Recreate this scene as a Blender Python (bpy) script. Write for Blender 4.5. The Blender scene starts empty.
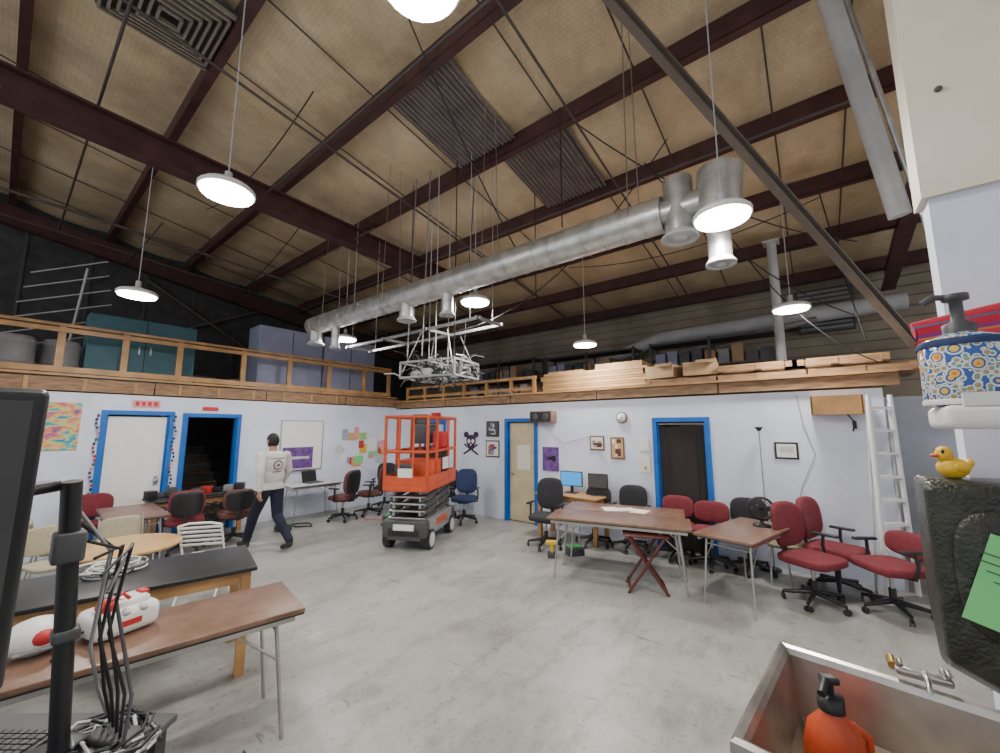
import bpy,bmesh,math,random
from mathutils import Vector,Matrix,Euler
random.seed(3)
R=math.radians
def M(name,col,rough=.6,metal=0,var=0.12,scale=4,bump=0,emit=0,bscale=None,stretch=(1,1,1)):
    m=bpy.data.materials.new(name); m.use_nodes=True
    nt=m.node_tree; b=nt.nodes['Principled BSDF']
    b.inputs['Roughness'].default_value=rough; b.inputs['Metallic'].default_value=metal
    tc=nt.nodes.new('ShaderNodeTexCoord'); mp=nt.nodes.new('ShaderNodeMapping'); mp.inputs['Scale'].default_value=stretch
    nt.links.new(tc.outputs['Object'],mp.inputs['Vector'])
    n=nt.nodes.new('ShaderNodeTexNoise'); n.inputs['Scale'].default_value=scale; n.inputs['Detail'].default_value=5
    nt.links.new(mp.outputs[0],n.inputs['Vector'])
    r=nt.nodes.new('ShaderNodeValToRGB'); r.color_ramp.elements[0].position=.3; r.color_ramp.elements[1].position=.7
    r.color_ramp.elements[0].color=[c*(1-var) for c in col]+[1]; r.color_ramp.elements[1].color=[min(1,c*(1+var)) for c in col]+[1]
    nt.links.new(n.outputs['Fac'],r.inputs[0]); nt.links.new(r.outputs[0],b.inputs['Base Color'])
    if bump:
        bp=nt.nodes.new('ShaderNodeBump'); bp.inputs['Strength'].default_value=bump; bp.inputs['Distance'].default_value=.02
        n2=nt.nodes.new('ShaderNodeTexNoise'); n2.inputs['Scale'].default_value=bscale or scale*6
        nt.links.new(mp.outputs[0],n2.inputs['Vector'])
        nt.links.new(n2.outputs['Fac'],bp.inputs['Height']); nt.links.new(bp.outputs[0],b.inputs['Normal'])
    if emit:
        b.inputs['Emission Color'].default_value=list(col)+[1]; b.inputs['Emission Strength'].default_value=emit
        m.cycles.emission_sampling='NONE'
    return m
def overlay(m,scale,p0,p1,c0,c1,stretch=(1,1,1),detail=6,rough=.7):
    nt=m.node_tree; b=nt.nodes['Principled BSDF']; src=b.inputs['Base Color'].links[0].from_socket
    tc=nt.nodes.new('ShaderNodeTexCoord'); mp=nt.nodes.new('ShaderNodeMapping'); mp.inputs['Scale'].default_value=stretch
    nt.links.new(tc.outputs['Object'],mp.inputs['Vector'])
    n=nt.nodes.new('ShaderNodeTexNoise'); n.inputs['Scale'].default_value=scale; n.inputs['Detail'].default_value=detail; n.inputs['Roughness'].default_value=rough
    nt.links.new(mp.outputs[0],n.inputs['Vector']); r=nt.nodes.new('ShaderNodeValToRGB')
    r.color_ramp.elements[0].position=p0; r.color_ramp.elements[1].position=p1; r.color_ramp.elements[0].color=(*c0,1); r.color_ramp.elements[1].color=(*c1,1)
    nt.links.new(n.outputs['Fac'],r.inputs[0]); mx=nt.nodes.new('ShaderNodeMix'); mx.data_type='RGBA'; mx.blend_type='MULTIPLY'; mx.inputs[0].default_value=1
    nt.links.new(src,mx.inputs[6]); nt.links.new(r.outputs[0],mx.inputs[7]); nt.links.new(mx.outputs[2],b.inputs['Base Color'])
class B:
    def __init__(s,name): s.n=name; s.V=[];s.F=[];s.I=[];s.S=[];s.mats=[]
    def mi(s,m):
        if m not in s.mats: s.mats.append(m)
        return s.mats.index(m)
    def add(s,V,F,m,smooth=False):
        o=len(s.V); s.V+= [tuple(v) for v in V]; i=s.mi(m)
        for f in F: s.F.append([k+o for k in f]); s.I.append(i); s.S.append(smooth)
    def box(s,c,size,m,rot=(0,0,0),bev=0):
        M4=Matrix.Translation(c)@Euler(rot).to_matrix().to_4x4()@Matrix.Diagonal((*size,1))
        if not bev:
            V=[M4@Vector((x,y,z)) for x in(-.5,.5) for y in(-.5,.5) for z in(-.5,.5)]
            s.add(V,[(0,1,3,2),(4,6,7,5),(0,4,5,1),(2,3,7,6),(0,2,6,4),(1,5,7,3)],m)
        else:
            bm=bmesh.new(); bmesh.ops.create_cube(bm,size=1,matrix=Matrix.Diagonal((*size,1)))
            bmesh.ops.bevel(bm,geom=bm.edges[:],offset=bev,segments=3,affect='EDGES',profile=.5)
            M5=Matrix.Translation(c)@Euler(rot).to_matrix().to_4x4()
            bm.verts.index_update()
            s.add([M5@v.co for v in bm.verts],[[v.index for v in f.verts] for f in bm.faces],m,True); bm.free()
    def tube(s,pts,r,m,seg=8,cap=True,smooth=True):
        pts=[Vector(p) for p in pts]; n=len(pts); V=[];F=[]
        rr=r if isinstance(r,(list,tuple)) else [r]*n
        d=(pts[1]-pts[0]).normalized(); up=Vector((0,0,1)) if abs(d.z)<.9 else Vector((1,0,0))
        a=d.cross(up).normalized()
        for i in range(n):
            if i==0: t=pts[1]-pts[0]
            elif i==n-1: t=pts[-1]-pts[-2]
            else: t=(pts[i+1]-pts[i]).normalized()+(pts[i]-pts[i-1]).normalized()
            if t.length<1e-6: t=d
            t.normalize(); a=(a-t*a.dot(t))
            a=a.normalized() if a.length>1e-6 else t.orthogonal().normalized()
            b=t.cross(a)
            for k in range(seg):
                an=2*math.pi*k/seg; V.append(pts[i]+(a*math.cos(an)+b*math.sin(an))*rr[i])
        for i in range(n-1):
            for k in range(seg):
                k2=(k+1)%seg; F.append((i*seg+k,i*seg+k2,(i+1)*seg+k2,(i+1)*seg+k))
        s.add(V,F,m,smooth)
        if cap:
            s.add(V[:seg],[tuple(range(seg))[::-1]],m); s.add(V[-seg:],[tuple(range(seg))],m)
    def lathe(s,prof,m,c=(0,0,0),seg=24,rot=(0,0,0),sc=(1,1,1)):
        M4=Matrix.Translation(c)@Euler(rot).to_matrix().to_4x4(); V=[];F=[]; n=len(prof)
        for r,z in prof:
            for k in range(seg):
                a=2*math.pi*k/seg; V.append(M4@Vector((r*math.cos(a)*sc[0],r*math.sin(a)*sc[1],z*sc[2])))
        for i in range(n-1):
            for k in range(seg):
                k2=(k+1)%seg; F.append((i*seg+k,i*seg+k2,(i+1)*seg+k2,(i+1)*seg+k))
        s.add(V,F,m,True)
    def ell(s,c,rad,m,rot=(0,0,0),e=1,seg=16,bend=0):
        M4=Matrix.Translation(c)@Euler(rot).to_matrix().to_4x4(); V=[];F=[]; h=seg//2
        sp=lambda x:math.copysign(abs(x)**e,x)
        for i in range(h+1):
            p=-math.pi/2+math.pi*i/h
            for k in range(seg):
                a=2*math.pi*k/seg
                x=sp(math.cos(p))*sp(math.cos(a)); y=sp(math.cos(p))*sp(math.sin(a)); z=sp(math.sin(p))
                V.append(M4@Vector((x*rad[0],y*rad[1]+bend*x*x,z*rad[2])))
        for i in range(h):
            for k in range(seg):
                k2=(k+1)%seg; F.append((i*seg+k,i*seg+k2,(i+1)*seg+k2,(i+1)*seg+k))
        s.add(V,F,m,True)
    def done(s,loc=(0,0,0),rz=0,parent=None):
        me=bpy.data.meshes.new(s.n); me.from_pydata(s.V,[],s.F)
        for m in s.mats: me.materials.append(m)
        for p,i,sm in zip(me.polygons,s.I,s.S): p.material_index=i; p.use_smooth=sm
        me.update(); o=bpy.data.objects.new(s.n,me); bpy.context.collection.objects.link(o)
        o.location=loc; o.rotation_euler=(0,0,rz); o.parent=parent
        return o
def dup(o,loc,rz):
    n=o.copy(); n.location=loc; n.rotation_euler=(0,0,rz); bpy.context.collection.objects.link(n); return n
# ---------- materials
white=M('wall_paint',(.72,.77,.90),.6,var=.05,scale=2)
overlay(white,1.2,.35,.5,(.90,.90,.90),(1,1,1))
floorm=M('floor_concrete',(.39,.39,.375),.36,var=.14,scale=1.1,bump=.06)
overlay(floorm,.7,.38,.58,(.74,.73,.70),(1,1,1)); overlay(floorm,4,.38,.50,(.76,.75,.72),(1,1,1),(1,.35,1),8); overlay(floorm,22,.32,.40,(.62,.60,.57),(1,1,1),(1,1,1),3); overlay(floorm,2.2,.62,.72,(1,1,1),(1.25,1.25,1.24),(1,1,1),8); overlay(floorm,9,.30,.36,(.6,.58,.55),(1,1,1),(.3,1.6,1),3)
maroon=M('beam_steel',(.085,.036,.036),.5,var=.3)
wood=M('raw_lumber',(.27,.155,.08),.6,var=.4,scale=5,stretch=(1,1,6))
oak=M('oak_top',(.62,.38,.15),.35,var=.12,scale=3,stretch=(1,8,1))
tan=M('tan_wood',(.42,.23,.09),.45,var=.25,scale=4)
brownlam=M('brown_laminate',(.19,.105,.07),.35,var=.25,scale=9)
mah=M('mahogany',(.10,.02,.015),.4)
blue=M('blue_trim',(.005,.13,.50),.4)
galv=M('galvanized',(.60,.60,.58),.34,.7,var=.22,scale=8)
black=M('black_plastic',(.018,.018,.02),.4)
grey=M('grey_plastic',(.25,.25,.26),.5)
dkgrey=M('dark_grey',(.07,.07,.075),.5)
mgrey=M('mid_grey',(.32,.32,.32),.5,.3)
lgrey=M('light_grey',(.55,.56,.57),.5)
blockm=M('block_wall',(.34,.29,.22),.8,var=.25,scale=1.5)
gable=M('gable_wall',(.06,.06,.065),.8,var=.3)
steel=M('steel',(.50,.49,.46),.28,.9,var=.15)
brushed=M('sink_steel',(.44,.42,.39),.3,.85,var=.35,scale=5)
stain=M('sink_stain',(.30,.24,.18),.4,.4,var=.5,scale=6)
dkst=M('dark_conduit',(.12,.10,.09),.5,.3)
lens=M('led_lens',(1,.98,.95),.4,emit=28)
beige=M('beige_panel',(.80,.76,.62),.6,var=.05)
orange=M('orange_paint',(.62,.085,.025),.4)
red=M('red',(.55,.03,.03),.5)
maroonf=M('maroon_fabric',(.18,.025,.035),.9,var=.2,scale=30)
brownf=M('brown_fabric',(.12,.045,.04),.9,var=.2,scale=30)
blackf=M('black_fabric',(.025,.025,.03),.9,var=.2,scale=30)
bluef=M('blue_fabric',(.03,.05,.13),.9,var=.2,scale=30)
olive=M('olive_fabric',(.22,.21,.12),.9,var=.2,scale=30)
tanf=M('tan_fabric',(.42,.38,.27),.9,var=.1,scale=30)
whitep=M('white_plastic',(.82,.82,.80),.35,var=.03)
paper=M('paper',(.8,.8,.78),.7,var=.03)
yellow=M('yellow',(.80,.50,.03),.45); green=M('green',(.03,.45,.10),.5); greenp=M('green_paper',(.20,.68,.24),.7,var=.04)
purple=M('purple',(.14,.06,.25),.6,var=.5,scale=8); screen=M('screen_blue',(.03,.25,.60),.2,emit=1.2)
teal=M('teal_panel',(.06,.16,.20),.6); bluegrey=M('bluegrey_cabinet',(.32,.35,.50),.6)
pink=M('pink_sign',(.75,.30,.33),.5); curtain=M('curtain',(.032,.027,.025),.9)
doorcream=M('door_cream',(.62,.53,.33),.6); cardboard=M('cardboard',(.42,.28,.16),.8)
ply=M('plywood',(.50,.30,.15),.6,var=.2,scale=3)
corr=M('corrugated_panel',(.24,.21,.20),.5,.3,var=.2)
def roofmat():
    m=M('roof_insulation',(.80,.66,.44),.45,var=.14,scale=1.6,bump=.4,bscale=7)
    nt=m.node_tree; b=nt.nodes['Principled BSDF']; ramp=[n for n in nt.nodes if n.type=='VALTORGB'][0]
    tc=[n for n in nt.nodes if n.type=='TEX_COORD'][0]
    br=nt.nodes.new('ShaderNodeTexBrick'); br.inputs['Scale'].default_value=1; br.inputs['Mortar Size'].default_value=.004
    br.inputs['Brick Width'].default_value=.05; br.inputs['Row Height'].default_value=.05; br.offset=.5
    br.inputs['Color1'].default_value=(1,1,1,1);br.inputs['Color2'].default_value=(.93,.93,.93,1);br.inputs['Mortar'].default_value=(.86,.84,.80,1)
    nt.links.new(tc.outputs['Object'],br.inputs['Vector'])
    mx=nt.nodes.new('ShaderNodeMix'); mx.data_type='RGBA'; mx.blend_type='MULTIPLY'; mx.inputs[0].default_value=1
    nt.links.new(ramp.outputs[0],mx.inputs[6]); nt.links.new(br.outputs[0],mx.inputs[7]); nt.links.new(mx.outputs[2],b.inputs['Base Color'])
    return m
roofm=roofmat(); overlay(roofm,.9,.36,.55,(.76,.72,.66),(1,1,1),(1,.6,1))
artm=M('landscape_art',(.5,.5,.5),.6,var=.1,scale=5,stretch=(1,1,2.2))
r_=[n for n in artm.node_tree.nodes if n.type=='VALTORGB'][0].color_ramp; r_.elements[0].position=.36; r_.elements[0].color=(.02,.20,.35,1); r_.elements[1].position=.66; r_.elements[1].color=(.03,.10,.30,1)
for p_,c_ in((.42,(.05,.42,.45,1)),(.48,(.65,.60,.20,1)),(.54,(.75,.28,.10,1)),(.60,(.55,.12,.25,1))): r_.elements.new(p_).color=c_
XL,YR=-9.0,6.8
rz=lambda y:6.65-.155*y
# ---------- shell
b=B('floor'); b.box((-4,3,-.05),(20,17,.1),floorm); b.done()
def wallseg(name,axis,face,a0,a1,ops,h,m,th=.12):
    b=B(name)
    def bx(p0,p1,z0,z1):
        if p1-p0<.01: return
        if axis=='y': b.box((face-th/2,(p0+p1)/2,(z0+z1)/2),(th,p1-p0,z1-z0),m)
        else: b.box(((p0+p1)/2,face+th/2,(z0+z1)/2),(p1-p0,th,z1-z0),m)
    c=a0
    for o0,o1,ht in ops: bx(c,o0,0,h); bx(o0,o1,ht,h); c=o1
    bx(c,a1,0,h); return b.done()
opl=[(1.10,1.90,2.12),(2.16,2.96,2.10)]; opr=[(-7.72,-7.10,2.03),(-5.15,-4.47,2.03),(-2.05,-1.33,2.0)]
wallseg('wall_left','y',XL,-4,YR+.12,opl,2.45,white)
wallseg('wall_back','x',YR,XL,.7,opr,2.4,white)
for i,(a,c,h) in enumerate(opl):
    b=B('trim_%d'%(i+1)); w=.07
    b.box((XL+.015,a-w/2,h/2),(.05,w,h),blue); b.box((XL+.015,c+w/2,h/2),(.05,w,h),blue); b.box((XL+.015,(a+c)/2,h+w/2),(.05,c-a+2*w,w),blue)
    b.box((XL-.06,a+.01,h/2),(.1,.02,h),blue);b.box((XL-.06,c-.01,h/2),(.1,.02,h),blue);b.done()
for i,(a,c,h) in enumerate(opr):
    b=B('trim_%d'%(i+3)); w=.07
    b.box((a-w/2,YR-.015,h/2),(w,.05,h),blue); b.box((c+w/2,YR-.015,h/2),(w,.05,h),blue); b.box(((a+c)/2,YR-.015,h+w/2),(c-a+2*w,.05,w),blue)
    b.box((a+.01,YR+.06,h/2),(.02,.1,h),blue);b.box((c-.01,YR+.06,h/2),(.02,.1,h),blue);b.done()
b=B('door_1'); b.box((XL-.05,1.5,1.05),(.04,.75,2.08),whitep); b.ell((XL+0,1.80,1.0),(.035,.035,.035),steel); b.box((XL-.027,1.5,1.6),(.01,.2,.26),paper)
b.box((XL-.027,1.80,1.0),(.012,.05,.16),steel); b.done()
b=B('door_2'); b.box((XL-.55,2.10,1.04),(.8,.04,2.05),dkgrey); b.ell((XL-.8,2.14,1),(.03,.03,.03),steel); b.done()
b=B('staircase')
for k in range(8): b.box((XL-.9-.24*k,2.7,.18*(k+1)),(.26,.9,.04),wood); b.box((XL-.78-.24*k,2.7,.18*(k+.5)),(.02,.9,.18),dkgrey)
b.tube([(XL-.8,2.3,.9),(XL-2.6,2.3,2.3)],.02,white); b.done()
b=B('door_3'); b.box((-7.41,YR+.07,1.01),(.60,.04,1.99),lgrey); b.box((-7.41,YR+.045,1.45),(.3,.01,.6),screen); b.ell((-7.16,YR+.03,1),(.03,.03,.03),steel); b.done()
b=B('door_4'); b.box((-4.81,YR+.07,1.01),(.64,.04,1.99),doorcream); b.box((-4.78,YR+.045,1.3),(.3,.01,.5),paper); b.box((-4.78,YR+.04,1.3),(.2,.01,.35),beige); b.ell((-5.05,YR+.03,.95),(.03,.03,.03),steel); b.done()
b=B('door_curtain'); V=[];F=[]
for i in range(41):
    x=-2.02+.66*i/40; y=YR+.03+.003*math.sin(i*1.3)+.005*math.sin(i*.35)
    V+=[(x,y,.03),(x,y+.002*math.sin(i),1.94-.03*math.sin(i*.157))]
    if i: F.append((2*i-2,2*i,2*i+1,2*i-1))
b.add(V,F,curtain,True); b.tube([(-2.03,YR+.03,1.965),(-1.35,YR+.03,1.965)],.012,steel); b.done()
# roof
b=B('ceiling'); V=[];F=[]
xs=[-13+i*.25 for i in range(85)]; ys=[-5+j*.125 for j in range(125)]
for y in ys:
    for x in xs:
        ph=(y-1.2)/1.5; V.append((x,y,rz(y)+.16-.12*abs(math.sin(math.pi*ph))**.7-.035*abs(math.sin(math.pi*x/1.25))**.6))
n=len(xs)
for j in range(len(ys)-1):
    for i in range(n-1): F.append((j*n+i,j*n+i+1,(j+1)*n+i+1,(j+1)*n+i))
b.add(V,F,roofm,True); b.done()
b=B('roof_purlins')
for k in range(-3,7):
    y=1.2+k*1.5
    if y>10.4: continue
    z=rz(y); b.box((-2.5,y,z-.03),(20.8,.02,.24),maroon); b.box((-2.5,y+.04,z-.15),(20.8,.1,.02),maroon)
b.done()
b=B('roof_crossbeam'); sl=-math.atan(.03)
cy=2.0;L=9.0;x=-6.75
for dz,sz in((0,(.03,L,.36)),(-.18,(.22,L,.03)),(.18,(.22,L,.03))): b.box((x,cy,5.62+dz),sz,maroon,rot=(sl,0,0))
for y in(-2,4.2): b.box((x,y,(5.8+rz(y)-.15)/2),(.05,.05,rz(y)-.15-5.8),maroon)
b.done()
sl=math.atan(.155)
b=B('roof_rafter')
for x in(1.3,-12.85):
    for dz,sz in((-.36,(.03,15,.40)),(-.57,(.2,15,.025))): b.box((x,2.8,rz(2.8)+dz),sz,maroon,rot=(-sl,0,0))
b.done()
b=B('roof_straps')
for x in(-12,-10.6,-9.1,-7.9,-5.4,-4.2,-2.35,-1.3,-.1,.6):
    b.tube([(x,-4,rz(-4)-.02),(x,10.3,rz(10.3)-.02)],.011,dkst,5)
b.done()
b=B('sprinkler_pipe')
for pts,r in (([(-12.5,2.35,5.7),(0.6,2.35,5.7)],.018),([(-12.5,5.2,5.3),(.6,5.2,5.3)],.018),([(-5,-3,6.55),(-5,9.8,4.75)],.018),([(-2.0,0,6.2),(-2.0,9.8,4.8)],.016),([(-9.4,-2,5.6),(-9.4,6,5.2)],.025),([(-12.5,.4,6.0),(-1,.4,6.1)],.016),([(-12.5,3.9,5.5),(-6,3.9,5.5)],.018),([(-11,-2,5.8),(-11,9,4.9)],.018),([(-12.9,.3,3.2),(-12.9,5,5.6)],.05),([(-12.9,6,3.2),(-12.9,2,5.6)],.05)): b.tube(pts,r,dkst,6)
b.done()
def corrug(x0,x1,y0,y1):
    b=B('corrugated_roof_panel'); V=[];F=[]; N=72
    for i in range(N+1):
        x=x0+(x1-x0)*i/N; o=.025*math.sin(i*math.pi/2.25)
        V+=[(x,y0,rz(y0)-.02+o),(x,y1,rz(y1)-.02+o)]
        if i: F.append((2*i-2,2*i,2*i+1,2*i-1))
    b.add(V,F,corr); b.done()
corrug(-4.1,-3.0,2.75,4.15); corrug(-3.4,-2.3,4.25,5.65)
vent=M('vent_paint',(.30,.26,.21),.6)
b=B('ceiling_vent_grille')
for k in range(7):
    h=.50-.068*k; z=-.010*k
    for sx,sy,wx,wy in((0,h,2*h,.025),(0,-h,2*h,.025),(h,0,.025,2*h),(-h,0,.025,2*h)): b.box((sx,sy,z),(wx,wy,.05),vent)
b.box((0,0,.05),(1.05,1.05,.04),dkgrey); b.done((-5.15,.72,6.38),.0)
b=B('wall_far'); b.box((-2.5,10.56,2.7),(21,.12,5.4),blockm)
for k in range(12): b.box((-2.5,10.49,2.8+k*.2),(20.9,.012,.012),dkst)
b.done()
b=B('wall_gable'); b.box((-13.06,3,3.7),(.12,17,7.4),gable)
for k in range(14): b.box((-12.99,-3+k*1.0,4.4),(.04,.05,4.0),dkgrey)
b.done()
b=B('wall_passage'); b.box((2.6,9.0,1.2),(3.6,.1,2.4),white); b.done()
# decks
b=B('mezzanine_deck_left'); b.box(((-12.95+XL)/2,1.4,2.62),(12.93+XL,10.7,.12),wood)
for k in range(6): b.box((XL+.02,-2.85+1.8*k,2.57),(.04,1.78,.2),wood)
for k in range(18): b.box((XL+.045,-3.4+.6*k,2.57),(.02,.045,.19),tan)
b.box((XL+.03,1.4,2.71),(.12,10.7,.035),tan); b.done()
b=B('mezzanine_deck_right'); b.box(((XL+.85)/2,(YR+10.4)/2,2.55),(.85-XL,10.4-YR,.10),wood)
for k in range(5): b.box((XL+1+1.97*k,YR-.04,2.50),(1.95,.04,.15),wood)
b.box(((XL+.85)/2,YR-.03,2.60),(.85-XL,.14,.035),tan); b.done()
b=B('wall_near'); b.box((1.665,2.2,1.39),(2.5,.1,2.78),white); b.done()
b=B('wall_near_upper'); b.box((1.645,2.2,4.56),(2.5,.14,3.56),beige)
for k in range(3): b.ell((.48,2.125,3.2+k*.6),(.012,.01,.012),dkst)
b.done()
b=B('wooden_railing')
for y in(-3,-2.2,-1.3,-.4,.49,1.22,1.95,2.99,3.89,4.8,5.74,6.5): b.box((XL,y,3.10),(.06,.085,.74),tan)
b.box((XL,1.75,3.48),(.10,9.6,.045),tan); b.box((XL+.03,1.75,2.79),(.03,9.6,.09),tan); b.box((XL+.035,1.75,3.40),(.03,9.6,.07),tan); b.done()
b=B('wooden_railing')
for x in(-8.6,-7.9,-7.2,-6.5,-5.8,-5.1,-4.5): b.box((x,YR+.05,2.78),(.06,.06,.33),tan)
b.box((-6.55,YR+.05,2.95),(4.2,.05,.06),tan); b.box((-6.55,YR+.05,2.72),(4.2,.03,.07),tan); b.done()
def pallet(loc,r=0):
    b=B('wooden_pallet')
    for y in(-.45,0,.45): b.box((0,y,.05),(1.1,.05,.09),wood)
    for y in(-.3,-.1,.1,.3): b.box((0,y,.12),(1.12,.08,.02),tan); b.box((0,y,.01),(1.1,.08,.02),wood)
    for x in(-.5,0,.5): b.box((x,0,.06),(.08,.98,.08),wood)
    b.done(loc,r)
pallet((-1.7,7.4,2.61)); pallet((-.58,7.4,2.61)); pallet((-.58,7.4,2.75)); pallet((.28,7.4,2.75)); pallet((.54-.0,7.4,2.61)) 
b=B('lumber_crate_stack')
for k in range(8): b.box((random.uniform(-.05,.05),0,.03+.05*k),(2.15,.9,.042),ply if k%2 else tan)
b.box((.55,-.1,.46),(.9,.6,.1),tan); b.box((-.6,0,.43),(.8,.7,.05),ply)
b.done((-3.35,7.5,2.61))
b=B('lumber_stack')
for k in range(3):
    for j in range(5): b.box((random.uniform(-.1,.1),j*.11,.025+.05*k),(1.6,.1,.04),oak if (k+j)%2 else tan)
b.done((-3.0,8.4,2.61))
b=B('cardboard_box'); b.box((0,0,.11),(.5,.4,.22),cardboard,bev=.006); b.box((.1,-.26,.215),(.3,.12,.01),cardboard,rot=(.5,0,0)); b.box((0,0,.222),(.5,.05,.004),beige)
cb=b.done((-1.4,7.15,2.75),.1); dup(cb,(-2.0,7.2,2.75),-.2); dup(cb,(-.9,8.6,2.61),.4); dup(cb,(-5.0,7.6,2.61),.2); dup(cb,(-10.1,-.2,2.69),.3)
b=B('support_column'); b.tube([(-.35,8.3,2.61),(-.35,8.3,5.2)],.075,lgrey,14); b.box((-.35,8.3,2.63),(.25,.25,.03),lgrey); b.box((-.35,8.3,5.2),(.25,.25,.03),lgrey); b.done()
b=B('air_duct'); b.tube([(-4.6,10,3.6),(-4.0,10,3.75),(-2.8,10,4.1),(1.5,10,4.2)],.16,lgrey,14); b.tube([(-4.0,10,3.75),(-4.0,10,2.62)],.12,mgrey,12); b.tube([(.2,9.7,4.0),(-2,9.7,3.7),(-4.4,9.7,3.3)],.06,mgrey,10); b.done()
b=B('wall_fan'); b.box((0,0,0),(.9,.12,.9),dkgrey); 
for k in range(9): b.box((0,-.07,-.38+.095*k),(.82,.02,.05),mgrey,rot=(.6,0,0))
b.done((.35,10.3,4.3))
b=B('storage_shelving')
for x in(0,1.2,2.4):
    for y in(0,.5): b.box((x,y,.6),(.05,.05,1.2),dkgrey)
for z in(.1,.6,1.15): b.box((1.2,.25,z),(2.45,.55,.04),dkgrey)
for i in range(9): 
    h=random.uniform(.2,.4); b.box((.2+.25*i,.2,.62+h/2),(.2,.35,h),random.choice([cardboard,grey,bluegrey,dkgrey,ply]))
for i in range(7): 
    h=random.uniform(.2,.38); b.box((.25+.3*i,.2,.12+h/2),(.24,.35,h),random.choice([cardboard,grey,bluegrey,black,lgrey]))
sh=b.done((-8.2,8.8,2.61)); dup(sh,(-2.8,9.1,2.61),0); dup(sh,(-5.6,9.1,2.61),0)
b=B('teal_cabinet'); b.box((0,0,.58),(.5,1.5,1.16),teal,bev=.01); b.box((.255,0,.58),(.01,.012,1.1),black); b.box((.265,.08,.6),(.02,.02,.14),steel); b.box((.265,-.08,.6),(.02,.02,.14),steel); b.done((-9.75,1.55,2.69))
b=B('storage_cabinet'); b.box((0,0,.75),(.6,1.45,1.5),bluegrey,bev=.01); b.box((.305,0,.75),(.01,.012,1.4),black);b.box((.32,.08,.7),(.02,.02,.16),steel)
sc=b.done((-9.8,4.15,2.69)); dup(sc,(-9.8,5.65,2.69),0)
b=B('plastic_barrel'); b.lathe([(0,0),(.2,0),(.22,.03),(.22,.2),(.235,.22),(.22,.24),(.22,.5),(.235,.52),(.2,.6),(.19,.62),(0,.62)],grey)
pb=b.done((-9.5,.05,2.69)); dup(pb,(-9.6,.54,2.69),0); 
b=B('wire_antenna'); 
b.tube([(0,0,0),(0,.15,2.1)],.02,lgrey)
for k in range(6): b.tube([(0,-.75+.05*k,.75+.27*k-.28),(0,.6-.04*k,.75+.27*k+.22)],.012,lgrey,5)
b.done((-10.2,.6,2.69))
b=B('misc_crates')
for i in range(9): 
    s_=random.uniform(.3,.5); b.box((random.uniform(-.5,.5),-3+i*1.0,s_/2),(s_,s_,s_),random.choice([grey,bluegrey,grey,cardboard]),rot=(0,0,random.uniform(0,.5)),bev=.01)
b.done((-11.6,0,2.69))
# ---------- duct
b=B('spiral_duct'); yD,zD=3.6,3.84; rD=.165
b.tube([(-7.45,yD,zD),(-.93,yD,zD)],rD,galv,24)
for i in range(32): b.tube([(-7.3+.2*i,yD,zD),(-7.285+.2*i,yD,zD)],rD+.006,galv,24)
def diff(x,z0,z1,r):
    b.tube([(x,yD,z1),(x,yD,z0)],r,galv,20); b.lathe([(r,0),(r*1.3,-.04),(r*1.3,-.055),(r*.95,-.04),(r*.9,-.02),(r*.7,-.06),(r*.6,-.02),(r*.4,-.06),(0,-.05)],lgrey,(x,yD,z0),20)
diff(-.80,3.62,4.12,.125); diff(-.50,3.30,3.62,.09); diff(-4.6,3.52,3.8,.11); diff(-3.75,3.45,3.8,.08); diff(-7.3,3.52,3.8,.12); diff(-6.6,3.36,3.8,.07)
b.tube([(-.50,yD,3.66),(-.46,yD,4.08)],.175,galv,24)
b.tube([(-.95,yD,zD),(-.5,yD,zD)],.12,galv,16)
for x in(-6.8,-5,-3,-1.2): b.tube([(x,yD-rD,zD),(x,yD-.1,rz(yD))],.005,steel,4); b.tube([(x,yD+rD,zD),(x,yD+.1,rz(yD))],.005,steel,4)
b.done()
b=B('diagonal_brace'); bs_=M('brown_steel',(.20,.17,.14),.5); b.box((0,0,.05),(.03,.10,5.3),bs_); b.box((.03,.05,.05),(.08,.02,5.3),bs_); b.box((.03,-.05,.05),(.08,.02,5.3),bs_); o=b.done()
Pa,Pb=Vector((-1.2,3.4,6.0)),Vector((.97,6.7,2.95)); mid=(Pa+Pb)/2
o.rotation_euler=(Pa-Pb).to_track_quat('Z','Y').to_euler(); o.location=mid
b=B('conduit_pipe'); b.tube([(.25,3.7,5.95),(.38,3.8,5.2),(.64,4.1,3.5)],.068,lgrey,14); b.tube([(.38,3.8,5.9),(.78,4.1,3.3)],.02,galv,8); b.done()
def cable(p0,p1,sag,r,m,b,n=10):
    p0=Vector(p0);p1=Vector(p1)
    b.tube([p0.lerp(p1,i/n)-Vector((0,0,sag*4*(i/n)*(1-i/n))) for i in range(n+1)],r,m,5)
b=B('hanging_cables')
for p0,p1,s_ in [((-4.9,3.9,3.4),(-4.9,3.9,5.9),0),((-3.9,3.9,2.9),(-3.9,3.9,5.9),0),((-4.3,4.5,2.9),(-4.1,4.5,5.8),.0),((-1.2,5,5.6),(-4.2,4.3,3.4),.5),((.5,6.5,3.3),(-1.5,5,5.4),.3),((-6.5,6,5.2),(-4.3,4.5,3.4),.6),((-2.8,2,6),(-2.6,3.6,4),.1),((.3,6.6,5.0),(-3.5,6.6,5.0),.25),((-8.5,2,5.9),(-4.5,2,6),.3),((.6,6.7,3.0),(.3,6.7,5.2),.1),((-1.0,6.5,5.3),(.7,6.7,2.7),.4),((-2,4,5.6),(.6,6.4,4.2),.3),((-12,1,5),(-9,1.5,5.6),.2),((-12,3,4.8),(-6.8,3,5.5),.3),((-3.3,5.1,5.7),(-3.3,5.1,4.0),0),((-2.2,4,5.9),(-2.2,4,4.3),0)]: cable(p0,p1,s_,.008,black,b)
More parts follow.
